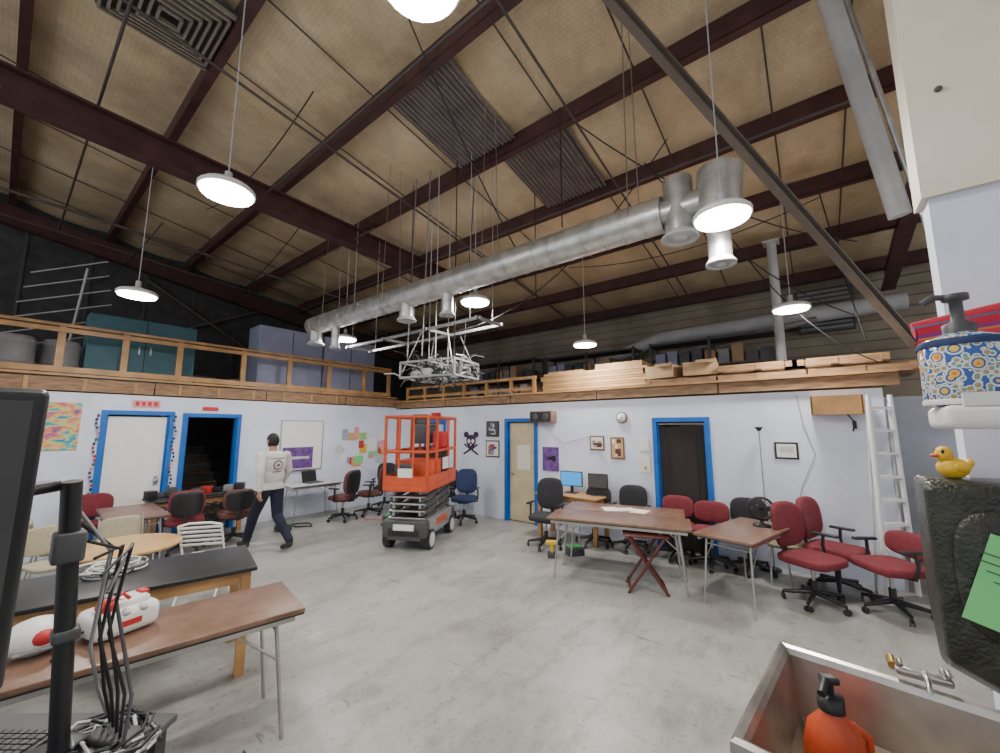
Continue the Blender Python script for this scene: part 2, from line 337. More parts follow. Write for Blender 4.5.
for x,y in((-4.4,4.0),(-4.75,4.6),(-5.0,4.4),(-4.2,4.2)): cable((x,y,2.95),(x,y,rz(y)),0,.008,lgrey,b)
for x,y in((-5.0,3.95),(-4.65,3.95)): cable((x,y,3.0),(x+.1,y,rz(y)),0,.011,mgrey,b)
b.done()
b=B('pendant_rails')
for y in(4.0,4.5): b.box((-5.2,y,3.42),(3.4,.04,.04),mgrey)
for x in(-6.8,-5.7,-4.6,-3.55): b.box((x,4.25,3.42),(.04,.6,.04),mgrey)
for x in(-6.7,-3.7):
    for y in(4,4.5): b.tube([(x,y,3.42),(x,y,rz(y))],.006,lgrey,4)
b.done()
b=B('suspended_equipment_rack')
for z in(2.68,2.92):
    for y in(-.35,.35): b.box((0,y,z),(1.0,.03,.03),mgrey)
    for x in(-.5,0,.5): b.box((x,0,z),(.03,.7,.03),mgrey)
for x in(-.5,.5):
    for y in(-.35,.35): b.tube([(x,y,2.7),(x*.5,y*.5,3.42)],.01,mgrey,5); b.box((x,y,2.80),(.03,.03,.25),mgrey)
for i in range(110):
    p=Vector((random.uniform(-.5,.5),random.uniform(-.33,.33),random.uniform(2.6,3.0))); q=p+Vector((random.uniform(-.3,.3),random.uniform(-.2,.2),random.uniform(-.12,.18)))
    b.tube([p,(p+q)/2+Vector((0,0,.05)),q],random.choice([.008,.014]),random.choice([mgrey,steel,black,dkgrey,black,mgrey]),5)
for i in range(14): b.box((random.uniform(-.42,.42),random.uniform(-.28,.28),random.uniform(2.72,2.84)),(.16,.12,.1),random.choice([mgrey,black,grey,dkgrey]),rot=(0,0,random.random()))
b.done((-4.62,4.3,0),.2)
# lamps
lamps=[(-3.85,1.04,3.96,1),(-6.88,.98,3.67,1),(-1.36,1.08,4.14,1),(-3.74,4.15,3.75,1),(-.42,3.23,3.50,.93),(-6.95,3.99,3.62,1),(-.12,6.4,3.5,1),(-3.16,6.5,3.43,1)]
b=B('high_bay_lamp'); b.lathe([(0,.07),(.06,.07),(.09,.04),(.19,.025),(.215,0),(.215,-.03),(.2,-.03)],whitep); b.lathe([(.2,-.03),(.195,-.05),(.1,-.055),(0,-.056)],lens)
b.tube([(0,0,.06),(0,0,.16)],.03,lgrey,8); b.tube([(0,0,.1),(0,0,1.95)],.006,lgrey,5); hb=None
for p in lamps:
    hb=b.done(p[:3]) if hb is None else dup(hb,p[:3],0)
    hb.scale=(p[3],p[3],1)
    l=bpy.data.lights.new('led','AREA'); l.shape='DISK'; l.size=.36; l.energy=58; l.color=(1,.96,.89)
    lo=bpy.data.objects.new('led_emitter',l); bpy.context.collection.objects.link(lo); lo.parent=hb; lo.location=(0,0,-.075)
w=bpy.data.worlds.new('W'); bpy.context.scene.world=w; w.use_nodes=True; w.node_tree.nodes['Background'].inputs[0].default_value=(.92,.94,1,1); w.node_tree.nodes['Background'].inputs[1].default_value=.95
c=bpy.data.cameras.new('cam'); c.lens=395/1000*36; c.sensor_width=36; c.clip_start=.02; co=bpy.data.objects.new('camera',c); bpy.context.collection.objects.link(co)
co.location=(0,0,1.9); co.rotation_euler=(R(90+7.43),0,R(38.3)); bpy.context.scene.camera=co
# ---------- furniture
def office(fab,loc,r,arms=True,hb=.5,w=.46,frame=black,name='office_chair'):
    b=B(name)
    for k in range(5):
        a=k*2*math.pi/5+.3; e=(.29*math.cos(a),.29*math.sin(a))
        b.tube([(0,0,.13),(e[0],e[1],.085)],[.03,.018],frame,6)
        for d in(-.016,.016): b.tube([(e[0]-d*math.sin(a)-.008*math.sin(a),e[1]+d*math.cos(a),.032),(e[0]-d*math.sin(a)+.008*math.sin(a),e[1]+d*math.cos(a)+.006,.032)],.03,black,10)
        b.tube([(e[0],e[1],.03),(e[0],e[1],.09)],.01,frame,6)
    b.tube([(0,0,.1),(0,0,.25)],.032,frame,10); b.tube([(0,0,.25),(0,0,.40)],.018,steel,10)
    b.box((0,0,.405),(.22,.26,.04),frame,bev=.01)
    b.ell((0,.0,.465),(w/2+.02,w/2+.01,.052),fab,e=.45,seg=24)
    b.tube([(0,-.15,.40),(0,-.27,.42),(0,-.30,.52),(0,-.29,.72)],[.025,.025,.022,.02],frame,8)
    b.ell((0,-.27,.54+hb/2),(w/2,.045,hb/2),fab,rot=(.10,0,0),e=.62,seg=24,bend=.06)
    b.ell((0,-.295,.54+hb/2),(w/2-.02,.03,hb/2-.02),frame,rot=(.10,0,0),e=.62,seg=24,bend=.06)
    if arms:
        for s in(-1,1):
            b.tube([(s*.12,0,.40),(s*.27,0,.42),(s*.28,-.03,.55),(s*.27,-.02,.66)],.017,frame,7)
            b.box((s*.27,.0,.675),(.06,.25,.03),frame,bev=.012)
    return b.done(loc,r)
def face(dx,dy): return math.atan2(-dx,dy)
def ftable(loc,r,w,l,h,top,leg,name='folding_table',wl=False):
    b=B(name); b.box((0,0,h-.015),(w,l,.03),top,bev=.006)
    if wl:
        for s in(-1,1):
            b.box((s*(w/2-.05),0,h-.07),(.03,l-.14,.09),leg); b.box((0,s*(l/2-.06),h-.07),(w-.12,.03,.09),leg)
            for t in(-1,1): b.box((s*(w/2-.06),t*(l/2-.07),(h-.03)/2),(.065,.065,h-.03),leg)
    else:
        b.box((0,0,h-.033),(w-.01,l-.01,.012),black)
        for s in(-1,1):
            b.box((s*(w/2-.04),0,h-.055),(.02,l-.1,.04),leg)
            for t in(-1,1):
                b.tube([(s*(w/2-.08),t*(l/2-.15),h-.04),(s*(w/2-.05),t*(l/2-.08),0.0)],.0125,leg,8)
                b.tube([(s*(w/2-.08),t*(l/2-.4),h-.05),(s*(w/2-.065),t*(l/2-.12),h-.3)],.007,leg,6)
            b.tube([(-(w/2-.08),s*(l/2-.145),h-.12),((w/2-.08),s*(l/2-.145),h-.12)],.01,leg,6)
    return b.done(loc,r)
ftable((-3.13,.50,0),R(-10),.60,1.85,.75,brownlam,steel)
ftable((-4.17,.60,0),R(-13),.76,1.85,.80,black,tan,'workbench',True)
b=B('round_table'); b.lathe([(0,.72),(.44,.72),(.46,.735),(.46,.75),(.44,.757),(0,.757)],oak,seg=48); b.tube([(0,0,.72),(0,0,.08)],.04,black,12)
for k in range(4): a=k*math.pi/2+.5; b.tube([(0,0,.1),(.32*math.cos(a),.32*math.sin(a),.02)],[.03,.02],black,7)
b.done((-5.45,.90,0))
ftable((-7.55,1.30,0),R(88),.62,1.25,.75,brownlam,steel)
ftable((-8.45,2.35,0),0,.6,1.5,.75,black,tan,'wooden_desk',True)
ftable((-8.5,4.3,0),0,.6,1.1,.75,lgrey,steel)
office(brownf,(-7.85,4.65,0),face(-1,-.3),hb=.5); office(brownf,(-7.9,5.3,0),face(-.6,-.8)); office(blackf,(-8.3,6.0,0),face(1,-1))
office(maroonf,(-7.85,1.98,0),face(-1,.2),hb=.42); office(brownf,(-7.8,2.65,0),face(-1,.1),hb=.36); office(maroonf,(-8.55,1.0,0),face(1,-.2),hb=.36)
office(blackf,(-4.75,.85,0),face(1,.2),hb=.12,arms=False)
def stackchair(fab,loc,r,frame,name='stacking_chair'):
    b=B(name)
    for s in(-1,1):
        b.tube([(s*.2,.22,0),(s*.2,.2,.43),(s*.2,-.18,.44)],.011,frame,7); b.tube([(s*.2,-.25,0),(s*.2,-.18,.44),(s*.2,-.26,.82)],.011,frame,7)
    b.ell((0,0,.455),(.22,.22,.025),fab,e=.4,seg=20); b.ell((0,-.235,.68),(.21,.022,.15),fab,rot=(.15,0,0),e=.5,seg=20,bend=-.03)
    return b.done(loc,r)
stackchair(tanf,(-6.5,.55,0),face(1,.3),steel); stackchair(tanf,(-6.5,1.1,0),face(1,.1),steel); stackchair(tanf,(-5.3,.15,0),face(0,1),steel); stackchair(tanf,(-7.3,.62,0),face(0,1),steel)
b=B('folding_chair')
for s in(-1,1):
    b.tube([(s*.2,.2,0),(s*.2,-.05,.5),(s*.2,-.22,.84)],.012,whitep,7); b.tube([(s*.18,-.25,0),(s*.18,.15,.45)],.012,whitep,7)
b.box((0,.02,.455),(.38,.36,.02),whitep,bev=.008)
for k in range(5): b.tube([(-.2,-.12-.025*k,.62+.05*k),(.2,-.12-.025*k,.62+.05*k)],.014,whitep,6)
b.tube([(-.2,-.22,.84),(-.1,-.24,.87),(.1,-.24,.87),(.2,-.22,.84)],.014,whitep,6); b.done((-5.55,1.62,0),face(-.9,.6))
def monitor(loc,r,w=.5,h=.3,scr=black,name='computer_monitor'):
    b=B(name); b.box((0,0,.12+h/2),(w,.03,h),black,bev=.006); b.box((0,.017,.12+h/2),(w-.03,.004,h-.03),scr); b.box((0,-.02,.1),(.05,.02,.2),black); b.box((0,-.01,.008),(.22,.16,.016),black,bev=.005); return b.done(loc,r)
def kbd(loc,r,name='keyboard'):
    b=B(name); b.box((0,0,.01),(.44,.14,.018),black,bev=.005)
    for i in range(14):
        for j in range(5): b.box((-.2+.03*i,-.05+.025*j,.022),(.024,.019,.008),dkgrey)
    return b.done(loc,r)
kb=kbd((-8.3,2.4,.75),R(90)); dup(kb,(-8.4,2.85,.75),R(80))
b=B('desk_clutter')
for i in range(9): 
    s_=random.uniform(.06,.16); b.box((random.uniform(-.22,.05),-.65+.16*i,s_/2),(.15,.12,s_),random.choice([dkgrey,lgrey,black,cardboard,red,grey]),rot=(0,0,random.random()),bev=.006)
b.done((-8.5,2.3,.75))
b=B('laptop'); b.box((0,0,.01),(.34,.24,.018),dkgrey,bev=.004); b.box((0,-.15,.13),(.34,.012,.23),black,rot=(.25,0,0)); b.done((-8.45,4.3,.75),R(-80))
def rt(loc,r,l=1.72): ftable(loc,r,.6,l,.75,brownlam,steel)
rt((-2.09,5.085,0),R(105)); rt((-2.25,5.70,0),R(105),1.6); rt((-.72,5.47,0),R(-14),1.25)
b=B('tray_table')
for y in(-.17,.17):
    b.tube([(-.22,y,0),(.2,y,.62)],.017,mah,8); b.tube([(.22,y,0),(-.2,y,.62)],.017,mah,8)
for x,z in((-.22,.03),(.22,.03),(0,.31)): b.tube([(x*.9,-.17,z+.03),(x*.9,.17,z+.03)],.012,mah,6)
b.box((0,0,.635),(.5,.38,.02),mah,bev=.005); b.done((-1.72,5.0,0),R(25))
b=B('desk_fan')
b.lathe([(0,0),(.09,0),(.09,.015),(.02,.03),(.02,.08),(0,.08)],black)
for r_ in(.03,.06,.09,.12): 
    b.tube([(r_*math.cos(a*.2618),-.03,.2+r_*math.sin(a*.2618)) for a in range(25)],.003,black,5)
b.tube([(.125*math.cos(a*.2618),0,.2+.125*math.sin(a*.2618)) for a in range(25)],.016,black,6)
for a in range(16): b.tube([(.02*math.cos(a*.3927),-.035,.2+.02*math.sin(a*.3927)),(.125*math.cos(a*.3927),0,.2+.125*math.sin(a*.3927))],.002,black,4)
for a in range(4): b.ell((.06*math.cos(a*1.57),-.005,.2+.06*math.sin(a*1.57)),(.055,.006,.03),dkgrey,rot=(0,-a*1.57,0))
b.ell((0,.04,.2),(.045,.06,.045),black); o=b.done((-.58,5.75,.75),R(20)); o.scale=(1.05,1.05,1.0)
b=B('paper_stack')
for i in range(3): b.box((-.1+.2*i,random.uniform(-.15,.15),.003+i*.0006),(.21,.28,.002),random.choice([paper,beige]),rot=(0,0,random.random()*3))
b.done((-2.3,5.65,.75),R(15))
office(blackf,(-3.55,5.7,0),face(.2,-1),hb=.52); office(blackf,(-3.0,6.3,0),face(0,-1),hb=.36); office(blackf,(-2.42,6.42,0),face(.1,-1),hb=.42)
office(maroonf,(-1.75,6.42,0),face(0,-1),hb=.32,arms=False); office(maroonf,(-1.25,6.34,0),face(.1,-1),hb=.30,arms=False); office(blackf,(-.82,6.45,0),face(.0,-1),hb=.38,arms=False)
stackchair(olive,(-.36,6.30,0),face(0,-1),steel)
office(maroonf,(-.14,5.72,0),face(.9,-.5),hb=.50,w=.50,arms=False); office(maroonf,(.08,6.33,0),face(.9,-.3),hb=.5,w=.54); office(maroonf,(.50,5.95,0),face(-.8,-.6),hb=.26,w=.5)
ftable((-3.45,6.42,0),R(90),.55,1.2,.75,tan,tan,'wooden_desk',True)
monitor((-3.5,6.5,.75),face(.1,-1),.42,.26,screen); monitor((-3.0,6.52,.75),face(.1,-1),.35,.25,dkgrey)
office(bluef,(-5.75,6.1,0),face(.6,-1),hb=.5); office(blackf,(-6.5,6.2,0),face(-.2,-1),hb=.45)
b=B('power_drill'); b.box((0,0,.04),(.14,.09,.08),dkgrey,bev=.012); b.box((0,0,.13),(.045,.05,.13),yellow,bev=.012); b.tube([(-.09,0,.21),(.08,0,.21)],.038,yellow,12); b.tube([(.08,0,.21),(.13,0,.21)],[.03,.018],black,12); b.tube([(.13,0,.21),(.2,0,.21)],.005,steel,6)
b.done((-3.2,5.3,0),.6)
b=B('tool_case'); b.box((0,0,.06),(.26,.18,.12),dkgrey,bev=.02); b.tube([(-.06,-.1,.08),(-.06,-.14,.08),(.06,-.14,.08),(.06,-.1,.08)],.01,black,6); b.box((0,0,.125),(.2,.12,.012),green); tcs=b.done((-3.0,5.62,0),.9)
dup(tcs,(-7.9,3.5,0),.3); dup(tcs,(-7.0,5.2,0),1.2); dup(tcs,(-6.3,6.0,0),.2)
b=B('extension_cord')
for cx,cy_,rr in((-6.6,5.0,.25),(-8.0,3.9,.2)):
    b.tube([(cx+rr*(1+.15*math.sin(k))*math.cos(k*.5),cy_+rr*.8*math.sin(k*.5+.2*math.cos(k)),.012+.001*k) for k in range(26)],.008,black,5)
b.tube([(-6.5-.2*k,5.2+.2*math.sin(k*.9),.01) for k in range(9)],.008,orange,5); b.done()
b=B('shop_vacuum'); b.lathe([(0,.06),(.16,.06),(.18,.1),(.17,.32),(.19,.34),(.17,.42),(.08,.47),(0,.47)],dkgrey); b.tube([(.15,0,.25),(.3,.05,.3),(.4,.2,.1),(.3,.4,.03)],.022,black,8)
for k in range(4): b.ell((.15*math.cos(k*1.57+.7),.15*math.sin(k*1.57+.7),.03),(.03,.03,.03),black)
b.done((-6.55,5.45,0))
# scissor lift
b=B('scissor_lift'); Wd,Ln=.76,1.5
b.box((0,0,.26),(.56,Ln,.2),dkgrey,bev=.02); b.box((0,-Ln/2+.08,.33),(.72,.16,.26),dkgrey,bev=.02); b.box((0,-Ln/2-.005,.36),(.34,.01,.09),whitep); b.box((0,Ln/2-.08,.33),(.72,.16,.22),dkgrey,bev=.02)
b.box((-.3,0,.33),(.14,1.1,.25),grey,bev=.01); b.box((.3,0,.33),(.14,1.1,.25),grey,bev=.01); b.box((.375,0,.36),(.01,.5,.1),orange)
for sx in(-1,1):
    for y in(-.52,.52):
        b.tube([(sx*.28,y,.15),(sx*.39,y,.15)],.15,black,20); b.tube([(sx*.385,y,.15),(sx*.398,y,.15)],.11,lgrey,16)
zb=.44
for lv in range(4):
    z0=zb+.11*lv;z1=z0+.11
    for sx in(-.27,.27):
        b.box((sx,0,(z0+z1)/2),(.035,1.3,.06),dkgrey,rot=(math.atan(.11/1.3),0,0)); b.box((sx*.82,0,(z0+z1)/2),(.035,1.3,.06),mgrey,rot=(-math.atan(.11/1.3),0,0))
    for y in(-.62,.62): b.tube([(-.3,y,z0+.03),(.3,y,z0+.03)],.022,steel,8)
    b.tube([(-.3,0,z0+.055),(.3,0,z0+.055)],.025,steel,8)
zp=.94
b.box((0,0,zp),(Wd,Ln,.08),orange,bev=.01); b.box((0,0,zp+.045),(Wd-.04,Ln-.04,.01),dkgrey)
for s in(-1,1): b.box((s*.37,0,zp+.12),(.02,Ln,.16),orange); b.box((0,s*(Ln/2-.01),zp+.12),(Wd,.02,.16),orange)
for z in(zp+.58,zp+1.14):
    for s in(-1,1): b.tube([(s*.36,-Ln/2+.02,z),(s*.36,Ln/2-.02,z)],.026,orange,8)
    b.tube([(-.36,Ln/2-.02,z),(.36,Ln/2-.02,z)],.026,orange,8); b.tube([(-.36,-Ln/2+.02,z),(.36,-Ln/2+.02,z)],.026,orange,8)
for y in(-Ln/2+.02,-.3,.3,Ln/2-.02):
    for s in(-1,1): b.tube([(s*.36,y,zp),(s*.36,y,zp+1.16)],.026,orange,8)
for x in(-.12,.12): b.tube([(x,-Ln/2+.02,zp),(x,-Ln/2+.02,zp+1.14)],.02,orange,8)
b.box((.0,.35,zp+.35),(.6,.5,.5),black,bev=.03); b.box((.05,-.25,zp+.26),(.6,.5,.36),orange,bev=.02); b.box((-.1,-.45,zp+.25),(.3,.3,.25),dkgrey,bev=.02)
b.box((.2,-Ln/2+.12,zp+1.1),(.26,.16,.16),dkgrey,bev=.02); b.box((.385,.1,zp+.35),(.01,.3,.2),whitep); b.box((0,-Ln/2-.0,zp+.25),(.24,.012,.14),whitep)
b.box((-.1,.3,zp+.85),(.35,.3,.35),dkgrey,bev=.02); b.box((.25,.2,zp+.75),(.2,.3,.3),red,bev=.03)
for k in range(6): b.tube([(-.3+.1*k,-.2,zp+.6),(-.2+.1*k,.2,zp+.5+.05*(k%3)),(-.1+.08*k,.4,zp+.65)],.012,orange if k%2 else black,6)
b.done((-5.50,4.76,0),R(27.6))
# wall art
def poster(name,wall,a,z,w,h,m,frame=None,art=None,t=.012):
    b=B(name)
    b.box((0,0,0),(w,t,h),frame or m)
    b.box((0,-t/2-.002,0),(w-(.05 if frame else .0),.004,h-(.05 if frame else .0)),m)
    if art: art(b,w,h,-t/2-.006)
    b.done((a,YR-t/2-.003,z) if wall=='r' else (XL+t/2+.003,a,z),0 if wall=='r' else R(90))
purpled=M('skull_purple',(.035,.01,.06),.6)
def skull(b,w,h,y):
    b.ell((0,y,.06),(.15,.004,.14),purpled); b.box((0,y,-.09),(.15,.008,.12),purpled)
    for s in(-1,1): b.ell((s*.06,y-.004,.05),(.045,.004,.05),paper); b.tube([(s*.22,y,-.24),(-s*.2,y,-.02)],.022,purpled,6); b.ell((s*.15,y,.2),(.08,.004,.07),purpled)
    b.box((0,y-.004,-.03),(.03,.006,.05),paper)
poster('skull_poster','r',-6.2,1.55,.5,.62,white,None,skull)
def blobs(cols,n=8):
    def f(b,w,h,y):
        for i in range(n):
            ww,hh=random.uniform(.15,.4)*w,random.uniform(.12,.35)*h
            b.box((random.uniform(-.5,.5)*(w-ww-.06),y+.001-.0004*i,random.uniform(-.5,.5)*(h-hh-.06)),(ww,.003,hh),random.choice(cols))
    return f
poster('picture_frame','r',-5.57,1.88,.36,.34,dkgrey,black,blobs([dkgrey,purple,grey,lgrey])); poster('picture_frame','r',-5.57,1.45,.38,.36,paper,black,blobs([purple,red,grey]))
poster('wall_poster','r',-4.1,1.3,.36,.46,purple,None,blobs([purple,black,bluegrey],5))
poster('picture_frame','r',-3.12,1.63,.28,.26,beige,brownlam,blobs([brownf,tanf,grey]))
poster('picture_frame','r',-2.74,1.55,.25,.38,oak,brownlam,blobs([tan,brownf,paper]))
poster('wall_notice','r',-2.27,1.62,.16,.2,paper); poster('wall_notice','r',-2.27,1.3,.17,.26,beige,None,blobs([tan,paper],4))
poster('framed_certificate','r',-.33,1.59,.27,.23,paper,black,blobs([lgrey],3))
poster('landscape_poster','l',.63,1.93,.36,.72,artm)
def sign(b,w,h,y):
    for k in range(4): b.box((-.12+.08*k,y,0),(.05,.004,.07),red)
poster('exit_sign','l',1.57,2.31,.36,.12,pink,None,sign); 
poster('exit_sign','r',-7.4,2.22,.34,.12,red,None,sign)
poster('small_sign','l',2.5,2.26,.25,.07,red)
poster('whiteboard','l',4.27,1.52,.95,1.1,paper,steel,lambda b,w,h,y:(b.box((-.08,y,-.27),(.66,.003,.46),purple),b.box((-.08,y-.002,-.27),(.5,.003,.06),lgrey),b.box((0,y-.02,-.53),(.5,.04,.02),steel)))
b=B('posted_sheets')
for i in range(26):
    w,h=random.uniform(.12,.28),random.uniform(.14,.34); b.box((XL+.004+.001*i,5.15+.1*(i%13)+random.uniform(0,.2),1.05+.42*(i//13)+random.uniform(0,.35)),(.002,w,h),random.choice([paper,greenp,yellow,pink,oak,paper,red,lgrey,bluegrey]))
b.done()
for (y,h0) in((1.0,1),(1.98,1)):
    b=B('string_garland')
    for k in range(26): b.ell((XL+.06,y+.02*math.sin(k),.5+k*.064),(.015,.018,.025),random.choice([red,pink,dkgrey,dkgrey,bluef,purple]),seg=8)
    b.done()
b=B('wall_clock'); b.lathe([(0,.01),(.1,.01),(.11,.02),(.12,.0),(.12,-.02),(0,-.02)],brownlam,rot=(R(90),0,0),seg=28); b.lathe([(0,.016),(.1,.016),(.1,.012)],paper,rot=(R(90),0,0)); b.box((0,-.02,.03),(.006,.003,.06),black); b.box((.02,-.02,0),(.05,.003,.006),black); o=b.done((-2.64,YR-.022,2.08)); o.scale=(.85,1,.85)
b=B('wooden_wall_box'); b.box((0,0,0),(.52,.24,.02),tan); b.box((0,0,.22),(.52,.24,.02),tan); b.box((-.25,0,.11),(.02,.24,.22),tan); b.box((.25,0,.11),(.02,.24,.22),tan); b.box((0,-.11,.11),(.5,.02,.2),tan); b.tube([(.1,0,-.01),(.16,0,-.1),(.14,.05,-.22)],.01,black,6); b.box((.16,.06,-.14),(.04,.04,.1),black); b.done((.24,YR-.13,2.08))
b=B('wall_speaker'); b.box((0,0,0),(.5,.2,.22),brownlam,bev=.01); b.box((0,-.102,0),(.46,.008,.18),black); b.ell((-.12,-.108,0),(.07,.006,.07),dkgrey); b.ell((.12,-.108,0),(.07,.006,.07),dkgrey); b.done((-4.2,YR-.11,2.12))
b=B('floor_lamp'); b.lathe([(0,0),(.13,0),(.13,.02),(.02,.03),(0,.03)],black); b.tube([(0,0,.02),(0,0,1.88)],.009,mgrey,8); b.lathe([(.02,0),(.05,.05),(.045,.055),(.02,.01)],black,(0,0,1.86)); b.done((-.62,6.68,0))
b=B('power_strip_cord'); b.tube([(-.16,YR-.01,2.35),(-.12,YR-.01,1.95),(-.02,YR-.01,1.55),(-.2,YR-.01,1.1),(-.3,YR-.01,.6)],.004,grey,5); b.tube([(-4.3,YR-.01,2.0),(-3.8,YR-.01,1.6),(-3.3,YR-.01,1.75),(-2.9,YR-.01,1.2)],.004,grey,5); b.done()
b=B('step_ladder')
for s in(-.2,.2): b.tube([(s,0,0),(s*.75,.0,2.3)],.025,whitep,8)
for k in range(8): b.box((0,0,.25+.27*k),(.36-.02*k,.08,.03),whitep)
for s in(-.2,.2): b.tube([(s,.12,0),(s*.75,.02,2.2)],.015,lgrey,8)
b.done((.64,6.58,0),R(45))
b=B('wooden_desk'); b.box((0,0,.73),(1.2,.6,.03),tan); 
for s in(-.55,.55):
    for t in(-.25,.25): b.box((s,t,.36),(.05,.05,.72),tan)
b.done((1.9,8.5,0)); monitor((1.6,8.5,.745),face(0,-1))
# ---------- left foreground
b=B('computer_desk'); b.box((0,0,.735),(1.3,.75,.03),dkgrey,bev=.005)
for s in(-.6,.6):
    for t in(-.33,.33): b.box((s,t,.36),(.05,.05,.72),black)
DC=Vector((-2.13,.58,0))+Vector((-.785,-.62,0))*.65+Vector((.62,-.785,0))*.375
b.done(DC,R(38.3))
b=B('television'); b.box((0,0,0),(.05,1.05,.74),black,bev=.015); b.box((-.04,0,-.02),(.05,.7,.42),dkgrey,bev=.015); b.box((.027,0,0),(.004,1.0,.69),dkgrey)
b.tube([(-.06,.0,-.0),(-.25,.2,-.0),(-.50,.60,-.02)],.022,black,8); b.box((-.06,0,0),(.02,.16,.16),steel)
o=b.done((-1.55,-.45,1.63)); o.rotation_euler=(0,R(11),0)
b=B('monitor_stand'); b.tube([(0,0,0),(.13,-.07,.97)],.027,black,16); b.box((0,0,.015),(.26,.26,.03),black,bev=.01); b.box((.1,-.055,.75),(.08,.08,.10),dkgrey,bev=.01); b.box((.06,-.03,.45),(.07,.07,.04),dkgrey,bev=.01)
for q in range(6):
    a=.03+.014*q; sgn=1 if q%2 else -1
    b.tube([(.10+.01*q,-.05+.02*q,.88-.06*q),(.02-.03*sgn,.03+a,.7),(.10-.02*q,.0+a,.45+.05*sgn),(-.02+.03*q,.05+a,.2),(.05*q-.12,.14,.02)],.006,[mgrey,black,black,black,black,dkgrey][q],6)
b.done((-2.13,.25,.75))
kbd((-2.46,.08,.75),R(38.3))
b=B('cable_tangle')
for i in range(26):
    a=random.uniform(0,6.3); e_=random.uniform(.5,1.3); b.tube([(.15*e_*math.cos(a+k*.8)*random.uniform(.7,1.15),.10*e_*math.sin(a+k*.8),.012+.008*random.random()*k) for k in range(9)],random.choice([.005,.007]),random.choice([black,lgrey,dkgrey,black,mgrey,black]),5)
b.box((.02,.02,.025),(.2,.09,.045),dkgrey,bev=.008); b.box((-.1,-.04,.03),(.1,.07,.05),black,bev=.008)
b.done((-2.10,.36,.75),R(30))
b=B('cable_bundle')
for i in range(14):
    r0=random.uniform(.08,.15); cx,cyy=random.uniform(-.05,.05),random.uniform(-.1,.1)
    b.tube([(cx+r0*1.2*math.cos(a*.45),cyy+r0*math.sin(a*.45),.012+.004*i) for a in range(14)],.007,random.choice([whitep,lgrey,whitep,mgrey]),5)
b.done((-4.35,.68,.80))
b=B('label_maker')
b.box((0,0,.075),(.24,.30,.14),whitep,bev=.04); b.box((.0,.02,.155),(.16,.18,.05),whitep,bev=.02); b.ell((.04,-.08,.17),(.055,.05,.035),red); b.box((.0,.10,.185),(.07,.04,.015),red,bev=.005); b.box((.121,0,.07),(.008,.10,.03),red); b.box((-.05,-.05,.19),(.03,.06,.03),grey,bev=.01); b.box((.03,.0,.185),(.05,.05,.01),paper)
for k in range(3): b.ell((.10,-.1+.08*k,.125),(.03,.025,.02),lgrey)
b.tube([(.0,-.15,.06),(.05,-.26,.03),(.1,-.3,.01)],.006,black,6); b.tube([(.08,.0,.19),(.12,-.05,.24),(.1,-.12,.2)],.01,red,6); b.done((-3.22,.55,.75),R(15))
b=B('helmet'); b.ell((0,0,.08),(.11,.13,.09),whitep,seg=20); b.ell((.08,.02,.09),(.045,.05,.04),red,seg=16); b.box((.09,0,.04),(.05,.16,.02),grey,bev=.008); b.done((-3.26,.24,.75),R(0))
b=B('floor_cables')
for i in range(12):
    x0=random.uniform(-.3,.3); b.tube([(x0,0,.7),(x0+.1,.05,.4),(x0+random.uniform(-.2,.2),.1,.1),(x0+random.uniform(-.3,.3),.3,.012),(x0+.2,.6,.012),(x0+random.uniform(-.3,.3),.8,.012)],.007,random.choice([black,dkgrey,lgrey]),5)
b.done((-2.6,.30,0))
# ---------- sink
b=B('utility_sink'); W2,D2,zt,zbn=.54,.35,1.02,.74
def ring(w,d,z): return [(-w,-d,z),(w,-d,z),(w,d,z),(-w,d,z)]
def rings(rs,m,close=True):
    V=[];F=[]
    for r_ in rs: V+=r_
    for i in range(len(rs)-1):
        for k in range(4): k2=(k+1)%4; F.append((i*4+k,i*4+k2,(i+1)*4+k2,(i+1)*4+k))
    if close: n=len(V); F.append((n-4,n-3,n-2,n-1))
    b.add(V,F,m)
rings([ring(W2-.025,D2-.025,zt-.02),ring(W2-.015,D2-.015,zt),ring(W2,D2,zt+.006),ring(W2+.012,D2+.012,zt-.004),ring(W2+.012,D2+.012,zt-.035),ring(W2,D2,zt-.035)],brushed,False)
rings([ring(W2-.025,D2-.025,zt-.02),ring(W2-.05,D2-.05,zbn+.06)],brushed,False)
rings([ring(W2-.05,D2-.05,zbn+.06),ring(W2-.08,D2-.08,zbn+.01),ring(.05,.05,zbn)],stain)
rings([ring(W2,D2,zt-.035),ring(W2-.02,D2-.02,zbn-.02)],brushed)
b.tube([(0,0,zbn+.001),(0,0,zbn+.006)],.045,steel,16)
for sx in(-1,1):
    for sy in(-1,1): b.tube([(sx*(W2-.06),sy*(D2-.05),zbn),(sx*(W2-.06),sy*(D2-.05),0)],.02,steel,10)
b.tube([(0,0,zbn),(0,0,.4),(0,.2,.35)],.025,whitep,10)
b.done((.325,1.69,0),R(-6))
b=B('faucet'); b.box((0,0,0),(.20,.04,.04),steel,bev=.015)
for s in(-.08,.08): b.tube([(s,0,0),(s,.0,.05)],.013,steel,10); b.box((s,-.03,.055),(.018,.07,.012),steel,bev=.005); b.tube([(s,0,0),(s,.12,0)],.012,steel,8)
b.tube([(0,0,.02),(0,-.04,.04),(0,-.12,.03),(0,-.14,-.01)],.010,steel,10); b.tube([(-.1,.03,0),(-.1,.12,0)],.02,M('brass',(.6,.4,.12),.3,.9),10); o=b.done((.225,2.06,1.055)); o.scale=(.72,.72,.72)
